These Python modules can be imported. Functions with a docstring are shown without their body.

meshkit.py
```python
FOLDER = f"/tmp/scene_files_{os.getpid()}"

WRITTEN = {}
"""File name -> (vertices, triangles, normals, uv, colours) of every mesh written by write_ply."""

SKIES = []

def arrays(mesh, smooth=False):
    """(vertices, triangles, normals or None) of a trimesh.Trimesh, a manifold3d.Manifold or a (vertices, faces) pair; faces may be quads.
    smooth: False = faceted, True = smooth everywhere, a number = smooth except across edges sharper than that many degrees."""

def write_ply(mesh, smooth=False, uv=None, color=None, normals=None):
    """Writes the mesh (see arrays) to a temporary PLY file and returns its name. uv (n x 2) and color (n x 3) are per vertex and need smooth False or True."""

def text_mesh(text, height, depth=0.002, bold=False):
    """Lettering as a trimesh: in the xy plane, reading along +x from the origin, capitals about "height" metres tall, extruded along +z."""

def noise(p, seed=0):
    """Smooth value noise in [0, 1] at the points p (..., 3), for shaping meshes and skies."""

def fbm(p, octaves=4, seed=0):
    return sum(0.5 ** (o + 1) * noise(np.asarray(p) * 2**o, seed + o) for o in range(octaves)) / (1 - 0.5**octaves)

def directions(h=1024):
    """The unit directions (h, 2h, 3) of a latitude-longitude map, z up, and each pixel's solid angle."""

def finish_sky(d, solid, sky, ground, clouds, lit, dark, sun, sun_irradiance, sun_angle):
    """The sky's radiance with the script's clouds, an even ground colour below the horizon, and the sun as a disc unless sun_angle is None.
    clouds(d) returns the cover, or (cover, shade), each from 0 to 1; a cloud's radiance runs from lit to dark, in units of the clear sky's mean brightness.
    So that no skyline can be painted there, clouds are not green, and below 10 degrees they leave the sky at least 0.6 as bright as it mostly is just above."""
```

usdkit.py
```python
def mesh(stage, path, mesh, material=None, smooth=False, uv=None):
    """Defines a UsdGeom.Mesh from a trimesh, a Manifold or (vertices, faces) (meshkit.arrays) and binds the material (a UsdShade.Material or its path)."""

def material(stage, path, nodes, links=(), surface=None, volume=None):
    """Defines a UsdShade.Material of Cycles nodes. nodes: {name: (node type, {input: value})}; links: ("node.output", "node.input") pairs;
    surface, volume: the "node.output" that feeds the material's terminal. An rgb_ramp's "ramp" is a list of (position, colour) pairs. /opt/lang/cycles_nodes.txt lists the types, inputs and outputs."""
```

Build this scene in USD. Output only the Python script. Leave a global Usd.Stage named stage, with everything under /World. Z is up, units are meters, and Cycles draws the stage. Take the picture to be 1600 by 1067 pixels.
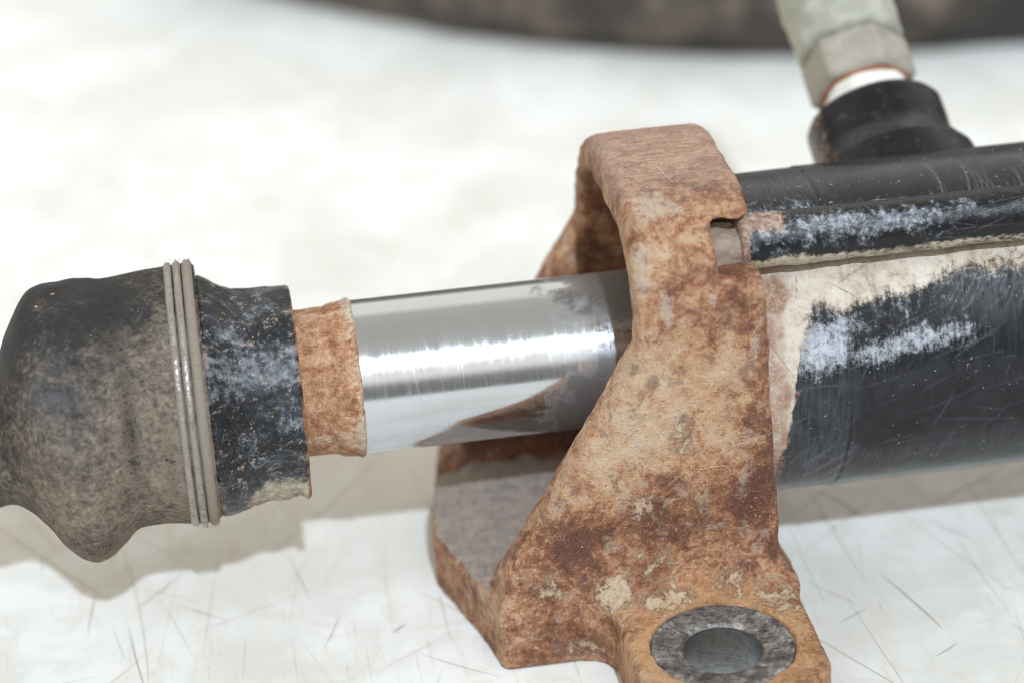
import math, numpy as np, trimesh, usdkit, meshkit
from pxr import Usd, UsdGeom, UsdLux, UsdShade, Gf, Sdf, Vt

stage = Usd.Stage.CreateInMemory()
UsdGeom.SetStageUpAxis(stage, "Z"); UsdGeom.SetStageMetersPerUnit(stage, 1.0)
UsdGeom.Xform.Define(stage, "/World"); UsdGeom.Scope.Define(stage, "/World/Looks")
MM = 0.001
H = 49.0                       # height of the cylinder's axis over the table, mm (all shapes below are in mm)

# ------------------------------------------------------------------ camera
CAM = np.array([-108.56, -406.18, 270.87])
RX, UY, FW = np.array([.98651884, -.15806884, -.04236521]), np.array([.11126801, .45805872, .88193063]), np.array([.12, .87475508, -.46947156])
cam = UsdGeom.Camera.Define(stage, "/World/camera")
m = Gf.Matrix4d(*[float(x) for x in (*RX, 0, *UY, 0, *(-FW), 0, *(CAM * MM), 1)])
UsdGeom.Xformable(cam).AddTransformOp().Set(m)
cam.CreateHorizontalApertureAttr(36.0); cam.CreateVerticalApertureAttr(36.0 * 682 / 1024)
cam.CreateFocalLengthAttr(36.0 * 3750 / 1600)
cam.CreateClippingRangeAttr(Gf.Vec2f(0.02, 100))
cam.CreateFStopAttr(7.5); cam.CreateFocusDistanceAttr(0.446)
cam.CreateExposureAttr(0.0)

# ------------------------------------------------------------------ light: one cool lamp, a dim warm room around
DOME, KEY = 1.02, 0.78
usdkit.material(stage, "/World/Looks/room_light", {
    "t": ("texture_coordinate", {}), "s": ("separate_xyz", {}),
    "r": ("rgb_ramp", {"ramp": [(0, (.24, .23, .21)), (.5, (.20, .195, .18)), (.59, (.26, .25, .23)), (.67, (1.10, 1.05, .95)), (.86, (1.10, 1.05, .95)), (.92, (.62, .61, .55)), (1, (.55, .54, .48))]}),
    "m": ("math", {"math_type": "multiply_add", "value2": .5, "value3": .5}),
    "b": ("background_shader", {"strength": DOME})},
    [("t.generated", "s.vector"), ("s.z", "m.value1"), ("m.value", "r.fac"), ("r.color", "b.color")], surface="b.background")
dome = UsdLux.DomeLight.Define(stage, "/World/room_light")
UsdShade.MaterialBindingAPI.Apply(dome.GetPrim()).Bind(UsdShade.Material.Get(stage, "/World/Looks/room_light"))
LD = np.array([.03, -.71, .71]); LD /= np.linalg.norm(LD)     # towards the lamp
key = UsdLux.DistantLight.Define(stage, "/World/key_lamp")
key.CreateNormalizeAttr(True); key.CreateIntensityAttr(KEY); key.CreateAngleAttr(1.6); key.CreateColorAttr(Gf.Vec3f(.76, .90, 1.04))
zx = LD; xx = np.cross([0, 0, 1], zx); xx /= np.linalg.norm(xx); yx = np.cross(zx, xx)
UsdGeom.Xformable(key).AddTransformOp().Set(Gf.Matrix4d(*[float(v) for v in (*xx, 0, *yx, 0, *zx, 0, *(LD * 3), 1)]))

# ------------------------------------------------------------------ helpers
class Graph:
    """Collects the nodes of one material. Positions are in millimetres."""
    def __init__(s, name):
        s.n, s.l, s.name, s.k = {"geo": ("geometry", {}), "pos": ("vector_math", {"math_type": "scale", "scale": 1000.0})}, [("geo.position", "pos.vector1")], name, 0
    def node(s, kind, ins, out):
        s.k += 1; nm = f"n{s.k}"; vals = {}
        for k, v in ins.items():
            if isinstance(v, str) and "." in v: s.l.append((v, f"{nm}.{k}"))
            else: vals[k] = v
        s.n[nm] = (kind, vals); return f"{nm}.{out}"
    def vec(s, scale=(1, 1, 1), rot=(0, 0, 0), loc=(0, 0, 0), src="pos.vector"):
        return s.node("mapping", {"vector": src, "scale": scale, "rotation": rot, "location": loc}, "vector")
    def noise(s, size, detail=4, rough=.6, dist=0., vec="pos.vector", out="fac", **k):
        return s.node("noise_texture", {"vector": vec, "scale": 1.0 / size, "detail": float(detail), "roughness": rough, "distortion": dist, **k}, out)
    def voro(s, size, feature="f1", vec="pos.vector", out="distance", **k):
        return s.node("voronoi_texture", {"vector": vec, "scale": 1.0 / size, "feature": feature, **k}, out)
    def ramp(s, fac, stops):
        return s.node("rgb_ramp", {"fac": fac, "ramp": stops}, "color")
    def step(s, v, a, b, lo=0., hi=1.):
        return s.node("map_range", {"range_type": "smoothstep", "value": v, "from_min": a, "from_max": b, "to_min": lo, "to_max": hi, "clamp": True}, "result")
    def math(s, t, a, b=0., c=0., clamp=False):
        return s.node("math", {"math_type": t, "value1": a, "value2": b, "value3": c, "use_clamp": clamp}, "value")
    def mul(s, a, b): return s.math("multiply", a, b)
    def add(s, a, b, clamp=False): return s.math("add", a, b, clamp=clamp)
    def mix(s, f, a, b, mode="mix"):
        return s.node("mix_color", {"blend_type": mode, "fac": f, "a": a, "b": b}, "result")
    def attr(s, name): return s.node("attribute", {"attribute": name}, "fac")
    def edge(s, mask, noise, k=1.0, a=.45, b=.6):
        """A mask whose edge is broken up by a noise."""
        return s.step(s.add(mask, s.mul(s.math("subtract", noise, .5), k)), a, b)
    def bump(s, h, dist_mm, strength=1., normal=None):
        d = {"height": h, "distance": dist_mm * MM, "strength": strength}
        if normal: d["normal"] = normal
        return s.node("bump", d, "normal")
    def done(s, **p):
        out = s.node("principled_bsdf", p, "BSDF")
        return usdkit.material(stage, "/World/Looks/" + s.name, s.n, s.l, surface=out)

taken = {}
def numbered(base):
    k = taken.get(base, -1) + 1; taken[base] = k
    return base if k == 0 else f"{base}_{k:03d}"
def obj(name, mesh, mat, parent=None, smooth=True, label=None, category=None, group=None, kind=None, attrs=None):
    """One Mesh prim from mm geometry; attrs are per-vertex masks the material reads."""
    p = numbered((str(parent.GetPath()) if parent else "/World") + "/" + name)
    if isinstance(mesh, trimesh.Trimesh): mesh = (mesh.vertices, mesh.faces)
    if isinstance(mesh, tuple): mesh = (np.asarray(mesh[0]) * MM, mesh[1])
    g = usdkit.mesh(stage, p, mesh, mat, smooth=smooth)
    for k, v in (attrs or {}).items():
        UsdGeom.PrimvarsAPI(g).CreatePrimvar(k, Sdf.ValueTypeNames.FloatArray, "vertex").Set(Vt.FloatArray.FromNumpy(np.clip(np.asarray(v, np.float32).ravel(), 0, 1)))
    pr = g.GetPrim()
    for k, v in (("label", label), ("category", category), ("group", group), ("kind", kind)):
        if v: pr.SetCustomDataByKey(k, v)
    return pr
def thing(name, label, category, loc=(0, 0, 0)):
    x = UsdGeom.Xform.Define(stage, numbered("/World/" + name)); x.AddTranslateOp().Set(Gf.Vec3d(*[c * MM for c in loc]))
    o = x.GetPrim(); o.SetCustomDataByKey("label", label); o.SetCustomDataByKey("category", category)
    return o

noise, fbm = meshkit.noise, meshkit.fbm
def sstep(x, a, b):
    t = np.clip((x - a) / (b - a), 0, 1); return t * t * (3 - 2 * t)
def gauss(d, s): return np.exp(-(d / s) ** 2)
def grid_faces(n, m_, wrap=True):
    i, j = np.meshgrid(np.arange(n - 1), np.arange(m_ if wrap else m_ - 1), indexing="ij")
    j2 = (j + 1) % m_
    return np.stack([i * m_ + j, (i + 1) * m_ + j, (i + 1) * m_ + j2, i * m_ + j2], -1).reshape(-1, 4)
def quads(f): return np.vstack([f[:, [0, 1, 2]], f[:, [0, 2, 3]]])
def angles(n_front, n_back, lo=-80., hi=140.):
    """Polar angles (degrees; 0 = towards the viewer's side, 90 = up), fine on the seen side."""
    return np.concatenate([np.linspace(lo, hi, n_front, endpoint=False), np.linspace(hi, lo + 360, n_back, endpoint=False)])
def around(x, r, A, cy=0., cz=H):
    """Points of a surface of revolution about an axis along x. x: (n,), r: (n,) or (n, m), A: (m,) degrees."""
    r = np.broadcast_to(np.asarray(r, float) if np.ndim(r) == 2 else np.asarray(r, float)[:, None], (len(x), len(A)))
    a = np.radians(A)[None]
    X = np.broadcast_to(np.asarray(x, float)[:, None], r.shape)
    return np.stack([X, cy - r * np.cos(a), cz + r * np.sin(a)], -1)
def resample(prof, step):
    """Breaks a polyline profile [(x, r)] into short pieces, keeping its corners."""
    out = [prof[0]]
    for a, b in zip(prof[:-1], prof[1:]):
        n = max(1, int(np.hypot(b[0] - a[0], b[1] - a[1]) / step))
        out += [(a[0] + (b[0] - a[0]) * k / n, a[1] + (b[1] - a[1]) * k / n) for k in range(1, n + 1)]
    return np.array(out)
def strokes(shape, n, rng, length, width, slope, curve=0., box=(0, 1, 0, 1)):
    """Random scratches drawn into a grid mask (rows = along, columns = around)."""
    M = np.zeros(shape)
    for _ in range(n):
        u0, v0 = rng.uniform(box[0], box[1]) * shape[0], rng.uniform(box[2], box[3]) * shape[1]
        L, a, c = rng.uniform(*length), rng.normal(*slope), rng.normal(0, curve) if np.ndim(curve) == 0 else rng.normal(*curve)
        t = np.linspace(-.5, .5, int(L * 1.5) + 3)
        ang = a + c * t
        u = u0 + np.cumsum(np.cos(ang)) * L / len(t); v = v0 + np.cumsum(np.sin(ang)) * L / len(t)
        w = rng.uniform(*width); s = rng.uniform(.25, 1) * np.cos(t * math.pi) ** .5
        for du in range(-2, 3):
            for dv in range(-2, 3):
                iu, iv = np.round(u + du).astype(int), np.round(v + dv).astype(int)
                ok = (iu >= 0) & (iu < shape[0]) & (iv >= 0) & (iv < shape[1])
                d2 = (iu - u) ** 2 + (iv - v) ** 2
                np.maximum.at(M, (iu[ok], iv[ok]), (s * np.exp(-d2 / w ** 2))[ok])
    return M
def tube_along(P, rad, n=16, cap=True):
    """A tube round a path. P (k, 3), rad scalar or (k,)."""
    P = np.asarray(P, float); rad = np.broadcast_to(np.asarray(rad, float), len(P))
    T = np.gradient(P, axis=0); T /= np.linalg.norm(T, axis=1)[:, None]
    ref = np.array([0, 0, 1.]) if abs(T[0, 2]) < .9 else np.array([1., 0, 0])
    N = np.cross(ref, T); N /= np.linalg.norm(N, axis=1)[:, None]; B = np.cross(T, N)
    a = np.linspace(0, 2 * math.pi, n, endpoint=False)
    V = P[:, None] + rad[:, None, None] * (np.cos(a)[None, :, None] * N[:, None] + np.sin(a)[None, :, None] * B[:, None])
    F = quads(grid_faces(len(P), n)[:, ::-1])
    V = V.reshape(-1, 3)
    if cap:
        c0, c1 = len(V), len(V) + 1
        V = np.vstack([V, P[0], P[-1]]); k = np.arange(n); k2 = (k + 1) % n; o = (len(P) - 1) * n
        F = np.vstack([F, np.stack([np.full(n, c0), k, k2], 1), np.stack([np.full(n, c1), o + k2, o + k], 1)])
    return V, F

# signed distances and a surface-net mesher for the cast bracket
def smin(a, b, k): h = np.clip(.5 + .5 * (b - a) / k, 0, 1); return b + (a - b) * h - k * h * (1 - h)
def smax(a, b, k): return -smin(-a, -b, k)
def poly_sd(px, py, pts):
    pts = np.asarray(pts, float); d = np.full(px.shape, 1e9); inside = np.zeros(px.shape, bool)
    for (ax, ay), (bx, by) in zip(pts, np.roll(pts, -1, 0)):
        ex, ey = bx - ax, by - ay; wx, wy = px - ax, py - ay
        t = np.clip((wx * ex + wy * ey) / (ex * ex + ey * ey), 0, 1)
        d = np.minimum(d, (wx - ex * t) ** 2 + (wy - ey * t) ** 2)
        if ey != 0: inside ^= ((ay > py) != (by > py)) & (px < ex * (py - ay) / ey + ax)
    return np.sqrt(d) * np.where(inside, -1, 1)
def surface_net(f, lo, h):
    nx, ny, nz = f.shape; s = f < 0
    acc = np.zeros((nx - 1, ny - 1, nz - 1, 3)); cnt = np.zeros((nx - 1, ny - 1, nz - 1))
    corner = lambda a, i, j, k: a[i:nx - 1 + i, j:ny - 1 + j, k:nz - 1 + k]
    for ax in range(3):
        for o in ((0, 0), (0, 1), (1, 0), (1, 1)):
            c0 = list(o); c0.insert(ax, 0); c1 = list(c0); c1[ax] = 1
            A, B = corner(f, *c0), corner(f, *c1); cr = (A < 0) != (B < 0)
            t = np.where(cr, A / np.where(cr, A - B, 1), 0)
            for d in range(3):
                acc[..., d] += np.where(cr, (t if d == ax else c0[d]), 0)
            cnt += cr
    live = cnt > 0; idx = np.full(live.shape, -1); idx[live] = np.arange(live.sum())
    V = np.argwhere(live) + acc[live] / cnt[live][:, None]
    F = []
    for ax in range(3):
        a1, a2 = (ax + 1) % 3, (ax + 2) % 3
        sl0 = [slice(1, -1)] * 3; sl0[ax] = slice(0, -1); sl1 = [slice(1, -1)] * 3; sl1[ax] = slice(1, None)
        cr = s[tuple(sl0)] != s[tuple(sl1)]; P = np.argwhere(cr); off = np.ones(3, int); off[ax] = 0; P = P + off
        sg = s[tuple(P.T)]
        def at(d1, d2):
            q = P.copy(); q[:, a1] += d1; q[:, a2] += d2; return idx[tuple(q.T)]
        Q = np.stack([at(-1, -1), at(0, -1), at(0, 0), at(-1, 0)], 1)
        F.append(np.where(sg[:, None], Q, Q[:, ::-1]))
    F = np.vstack(F); F = F[(F >= 0).all(1)]
    return V * h + lo, quads(F)

# ------------------------------------------------------------------ materials
BLACK = (.007, .0075, .009)
def mat_rust():
    g = Graph("rusty_casting")
    nz = lambda size, i, d=6, r=.72, dist=.2: g.noise(size, d, r, dist, g.vec(loc=(31.3 * i, 17.7 * i, 5.1 * i)))
    big, mid, fine, grain = nz(8.5, 0, 8, .72, .5), nz(3.0, 1, 7, .75, .3), nz(1.1, 2, 5, .75), nz(.42, 3, 3, .7)
    t = g.add(g.add(g.mul(big, .80), g.mul(mid, .55)), g.add(g.mul(fine, .32), g.mul(grain, .18)))           # mean about .925
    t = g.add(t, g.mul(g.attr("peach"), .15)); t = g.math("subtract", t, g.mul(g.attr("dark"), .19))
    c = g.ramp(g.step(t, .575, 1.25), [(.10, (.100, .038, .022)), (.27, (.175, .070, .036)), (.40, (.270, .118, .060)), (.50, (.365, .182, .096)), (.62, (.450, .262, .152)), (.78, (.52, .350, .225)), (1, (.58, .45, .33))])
    grey = nz(6, 5, 7, .7, .6)
    c = g.mix(g.mul(g.step(g.add(grey, g.mul(fine, .25)), .66, .80), .55), c, (.46, .375, .295))
    plum = nz(4.2, 6, 7, .7, .5)
    c = g.mix(g.mul(g.step(g.add(plum, g.mul(fine, .3)), .68, .78), .6), c, (.135, .062, .052))
    og = g.edge(g.attr("orange"), fine, 1.0, .25, .95)
    c = g.mix(g.mul(og, .62), c, g.mix(fine, (.62, .35, .16), (.48, .27, .13)))
    br = g.noise(1.0, 4, .7, .1, g.vec(scale=(.16, 2.6, .9), rot=(0, 0, .06)))
    pk = g.edge(g.attr("pink"), mid, 1.1, .25, .95)
    c = g.mix(g.mul(pk, .72), c, g.ramp(g.add(g.mul(br, .6), g.mul(fine, .45)), [(.38, (.22, .12, .09)), (.5, (.37, .235, .18)), (.62, (.50, .38, .31))]))
    du = g.edge(g.attr("dust"), mid, 1.0, .30, .80)
    c = g.mix(g.mul(du, .90), c, g.ramp(g.add(g.mul(mid, .5), g.mul(fine, .5)), [(.34, (.15, .12, .105)), (.46, (.29, .25, .225)), (.56, (.38, .325, .285)), (.68, (.45, .36, .29))]))
    cm = g.add(g.mul(mid, .55), g.add(g.mul(fine, .3), g.mul(big, .15)))
    cr = g.edge(g.attr("cream"), g.add(g.mul(big, .45), g.mul(mid, .55)), 4.2, .48, .74)
    c = g.mix(g.mul(cr, .50), c, g.ramp(g.add(g.mul(grain, .4), g.mul(mid, .6)), [(.36, (.38, .28, .19)), (.5, (.51, .42, .30)), (.62, (.62, .55, .42))]))
    gl = g.edge(g.attr("glaze"), cm, 2.6, .46, .80)
    c = g.mix(g.mul(gl, .5), c, (.47, .42, .36))
    spk = g.step(nz(.75, 8, 2, .5, 0.), .66, .74)
    c = g.mix(g.mul(spk, .55), c, (.62, .48, .36))
    c = g.mix(g.mul(g.step(grain, .56, .68), .22), c, (.56, .41, .28)); c = g.mix(g.mul(g.step(grain, .44, .32), .35), c, (.12, .05, .032))
    pit = g.step(nz(1.0, 9, 4, .7, 0.), .34, .24)
    c = g.mix(g.mul(pit, .7), c, (.07, .034, .026))
    h = g.add(g.add(g.mul(fine, .9), g.mul(mid, .7)), g.add(g.mul(grain, .55), g.mul(g.add(cr, g.mul(pit, -1.)), .4)))
    return g.done(base_color=c, roughness=g.step(mid, .3, .7, .55, .85), specular_ior_level=.35, normal=g.bump(h, .6, 1.0))
def mat_barrel():
    g = Graph("scuffed_black_paint")
    n1 = g.noise(4.0, 9, .78, .4); n2 = g.noise(1.1, 7, .78); n3 = g.noise(.35, 3, .6); n4 = g.noise(9, 6, .7, .3)
    mx = g.add(g.mul(n1, .55), g.mul(n2, .45))
    streak = g.noise(1.0, 6, .75, .1, g.vec(scale=(1.6, .16, .16), rot=(0, .35, 0)))
    scr = g.attr("scratch")
    c = g.mix(g.mul(g.step(n4, .35, .7), .6), BLACK, (.024, .025, .029))
    c = g.mix(g.mul(g.mul(scr, g.step(n2, .25, .6)), .62), c, (.22, .23, .265))
    hz = g.mul(g.attr("haze"), g.step(g.add(g.mul(n1, .4), g.mul(streak, .6)), .34, .66))
    c = g.mix(g.mul(hz, .75), c, (.125, .132, .15))
    sc = g.step(g.add(g.attr("scuff"), g.mul(g.math("subtract", g.add(g.mul(mx, .8), g.mul(streak, .2)), .5), 5.0)), .30, 1.30)
    c = g.mix(g.mul(sc, g.mul(g.step(g.attr("scuff"), .05, .3), .85)), c, (.48, .50, .55))
    md = g.step(g.add(g.mul(g.attr("mud"), 1.55), g.mul(g.math("subtract", g.add(g.mul(mx, .75), g.mul(streak, .25)), .5), 5.4)), .35, 1.15)
    md = g.mul(md, g.step(g.attr("mud"), .05, .25))
    mc = g.ramp(g.add(g.mul(n4, .4), g.add(g.mul(n1, .35), g.mul(n2, .25))), [(.41, (.33, .24, .18)), (.47, (.45, .37, .30)), (.52, (.53, .46, .39)), (.60, (.61, .55, .475))])
    mc = g.mix(g.mul(g.step(n2, .40, .27), .6), mc, (.26, .175, .125))
    mc = g.mix(g.mul(g.step(n3, .62, .72), .4), mc, (.66, .60, .52))
    mc = g.mix(g.attr("cut"), mc, (.07, .065, .065))
    c = g.mix(md, c, mc)
    rs = g.step(g.add(g.attr("rust"), g.mul(g.math("subtract", mx, .5), 3.2)), .42, .85)
    rs = g.mul(rs, g.step(g.attr("rust"), .05, .3))
    c = g.mix(g.mul(rs, .8), c, g.ramp(n2, [(.36, (.11, .048, .030)), (.5, (.23, .105, .062)), (.62, (.40, .27, .19))]))
    sp = g.step(g.noise(.8, 2, .4, 0., g.vec(loc=(5, 5, 5))), .70, .77)
    c = g.mix(g.mul(sp, .5), c, (.40, .38, .35))
    rough = g.add(g.mul(md, .5), g.add(g.mul(sc, .30), g.add(g.mul(hz, .3), g.step(n1, .3, .7, .09, .22))), clamp=True)
    h = g.add(g.mul(md, g.add(.4, g.mul(n2, .9))), g.add(g.mul(n3, .10), g.mul(scr, -.1)))
    return g.done(base_color=c, roughness=rough, specular_ior_level=g.math("subtract", .24, g.mul(md, .18)), normal=g.bump(h, .22, .7))
def mat_chrome():
    g = Graph("worn_chrome")
    str1 = g.noise(1.0, 6, .72, 0., g.vec(scale=(1.7, .07, .07), rot=(0, .10, 0))); str2 = g.noise(1.0, 4, .7, 0., g.vec(scale=(6.5, .25, .25), loc=(7, 3, 3)))
    str1 = g.add(g.mul(str1, .55), g.mul(g.noise(1.0, 5, .7, 0., g.vec(scale=(.45, .05, .05), rot=(0, .16, 0), loc=(3, 9, 1))), .45))
    n1 = g.noise(3.4, 9, .76, .4); n2 = g.noise(.5, 5, .7); n3 = g.noise(1.3, 6, .75)
    scr, dirt = g.attr("scratch"), g.attr("dirt")  # dirt also carries the darkened reflection of the bracket
    hz = g.mul(g.attr("haze"), g.step(g.add(g.mul(str1, .6), g.mul(n1, .4)), .20, .80))
    mx = g.add(g.mul(n1, .5), g.mul(n3, .5))
    dm = g.step(g.add(dirt, g.mul(g.math("subtract", g.add(g.mul(mx, .7), g.mul(str1, .3)), .5), 2.2)), .32, 1.05)
    dm = g.mul(dm, g.step(dirt, .03, .3))
    c = g.mix(g.mul(hz, .7), (.56, .575, .60), (.76, .81, .92))
    c = g.mix(g.mul(dm, .86), c, g.mix(n3, (.05, .044, .042), (.15, .125, .11)))
    spk = g.mul(g.step(g.add(g.mul(n2, .6), g.mul(n3, .4)), .58, .66), g.step(dirt, .08, .5))
    c = g.mix(g.mul(spk, .75), c, (.36, .29, .23))
    r = g.add(g.add(.065, g.mul(hz, .30)), g.add(g.mul(dm, .30), g.mul(scr, .09)), clamp=True)
    met = g.math("subtract", .98, g.add(g.mul(spk, .6), g.mul(dm, .35)), clamp=True)
    h = g.add(g.mul(g.mul(str2, .12), g.add(.2, hz)), g.add(g.mul(scr, .12), g.mul(spk, .8)))
    return g.done(base_color=c, metallic=met, roughness=r, normal=g.bump(h, .03, .10))
def mat_boot():
    g = Graph("dusty_rubber")
    n1 = g.noise(9, 9, .74, .6); n2 = g.noise(2.4, 8, .78, .4); n3 = g.noise(.32, 3, .7); n4 = g.noise(5, 8, .76, .5, g.vec(loc=(40, 2, 8))); n5 = g.noise(.9, 5, .75, 0., g.vec(loc=(4, 22, 8)))
    mx = g.add(g.mul(n1, .40), g.add(g.mul(n2, .35), g.mul(n5, .25)))
    dust = g.step(g.add(g.attr("dust"), g.mul(g.math("subtract", mx, .5), 3.6)), .0, 1.0)
    c = g.mix(dust, (.026, .025, .026), g.ramp(g.add(g.mul(n2, .5), g.mul(n5, .5)), [(.36, (.105, .083, .067)), (.5, (.190, .152, .120)), (.62, (.275, .224, .178))]))
    c = g.mix(g.mul(g.step(g.add(g.mul(n4, .7), g.mul(n5, .3)), .53, .65), .5), c, (.040, .037, .036))
    bl = g.step(g.add(g.attr("black"), g.mul(g.math("subtract", g.add(g.mul(n2, .5), g.mul(n5, .5)), .5), 6.0)), .45, .95)
    c = g.mix(g.mul(g.mul(bl, g.step(g.attr("black"), .05, .3)), .85), c, (.018, .017, .018))
    gr = g.mul(g.attr("grey"), g.step(n4, .35, .65))
    c = g.mix(g.mul(gr, .5), c, (.19, .19, .20))
    tan = g.edge(g.attr("tan"), n5, 2.2, .55, .70)
    c = g.mix(tan, c, (.42, .31, .19))
    sp = g.step(g.noise(.7, 2, .5, 0., g.vec(loc=(5, 5, 5))), .70, .78)
    c = g.mix(g.mul(sp, .45), c, (.40, .35, .29))
    h = g.add(g.mul(n3, .6), g.add(g.mul(n2, .8), g.add(g.mul(n5, .6), tan)))
    return g.done(base_color=c, roughness=g.add(.50, g.mul(dust, .35)), specular_ior_level=g.math("subtract", .12, g.mul(dust, .08)), normal=g.bump(h, .25, .75))
def mat_cup():
    g = Graph("blistered_black_paint")
    n1 = g.noise(6.0, 9, .74, .1); n2 = g.noise(1.6, 7, .78, .1); n3 = g.noise(.4, 3, .6); v = g.noise(2.4, 5, .6, .8, g.vec(loc=(3, 8, 61)))
    mx = g.add(g.mul(n1, .68), g.mul(n2, .32))
    c = g.mix(g.step(mx, .45, .62), (.007, .008, .010), (.060, .066, .080))
    gz = g.step(g.add(g.attr("grey"), g.mul(g.math("subtract", g.add(g.mul(n1, .6), g.mul(n2, .4)), .5), 5.5)), .25, 1.15)
    c = g.mix(g.mul(gz, .8), c, (.205, .215, .24))
    c = g.mix(g.mul(g.step(g.add(g.mul(n2, .7), g.mul(n3, .3)), .565, .63), .6), c, (.36, .335, .30))
    ln = g.mul(g.step(g.math("absolute", g.math("subtract", v, .5)), .022, .004), g.attr("crack"))
    c = g.mix(g.mul(g.mul(ln, g.step(n1, .40, .6)), .55), c, (.32, .33, .34))
    md = g.step(g.add(g.attr("mud"), g.mul(g.math("subtract", mx, .5), 2.6)), .42, .85)
    c = g.mix(g.mul(md, .85), c, g.ramp(n2, [(.35, (.22, .19, .14)), (.6, (.45, .40, .305))]))
    rs = g.step(g.add(g.attr("rust"), g.mul(g.math("subtract", mx, .5), 2.6)), .46, .80)
    c = g.mix(g.mul(rs, .9), c, g.ramp(n2, [(.3, (.11, .05, .032)), (.5, (.24, .11, .06)), (.7, (.40, .23, .13))]))
    tn = g.step(g.add(g.noise(3., 6, .7, .2, g.vec(loc=(77, 3, 3))), g.mul(n2, .3)), .74, .84)
    c = g.mix(g.mul(tn, .6), c, (.38, .26, .17))
    h = g.add(g.mul(n2, .9), g.add(g.mul(md, .7), g.mul(n1, .6)))
    return g.done(specular_ior_level=.35, base_color=c, roughness=g.add(g.step(n1, .3, .7, .24, .45), g.mul(g.add(md, rs), .35), clamp=True), normal=g.bump(h, .35, .65))
def mat_sleeve():
    g = Graph("orange_rust")
    n1 = g.noise(4, 9, .76, .4); n2 = g.noise(1.3, 7, .76); n3 = g.noise(.4, 3, .6)
    t = g.add(g.mul(n1, .55), g.add(g.mul(n2, .35), g.mul(n3, .15)))
    c = g.ramp(t, [(.38, (.10, .040, .024)), (.46, (.22, .092, .046)), (.53, (.36, .19, .105)), (.60, (.48, .31, .20)), (.70, (.54, .44, .34))])
    md = g.step(g.add(g.attr("mud"), g.mul(g.math("subtract", g.add(g.mul(n1, .5), g.mul(n2, .5)), .5), 2.4)), .40, .95)
    c = g.mix(g.mul(md, .8), c, g.ramp(n2, [(.35, (.34, .26, .19)), (.6, (.53, .45, .36))]))
    return g.done(base_color=c, roughness=.8, specular_ior_level=.3, normal=g.bump(g.add(n2, g.mul(n3, .5)), .35, .8))
def mat_metal(name, col, rough, met, dirt, dcol, size=2.5):
    g = Graph(name)
    n1 = g.noise(size, 7, .7, .3); n2 = g.noise(.6, 4, .7)
    d = g.step(g.mix(.35, n1, n2), .5 - dirt * .25, .62 - dirt * .25)
    c = g.mix(d, col, g.mix(g.mul(g.step(n2, .5, .65), .5), dcol, tuple(.6 * x for x in dcol)))
    return g.done(base_color=c, metallic=g.mul(g.math("subtract", 1., d), met), roughness=g.add(rough, g.mul(d, .4), clamp=True), normal=g.bump(g.add(g.mul(d, .6), n2), .12, .5))
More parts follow.
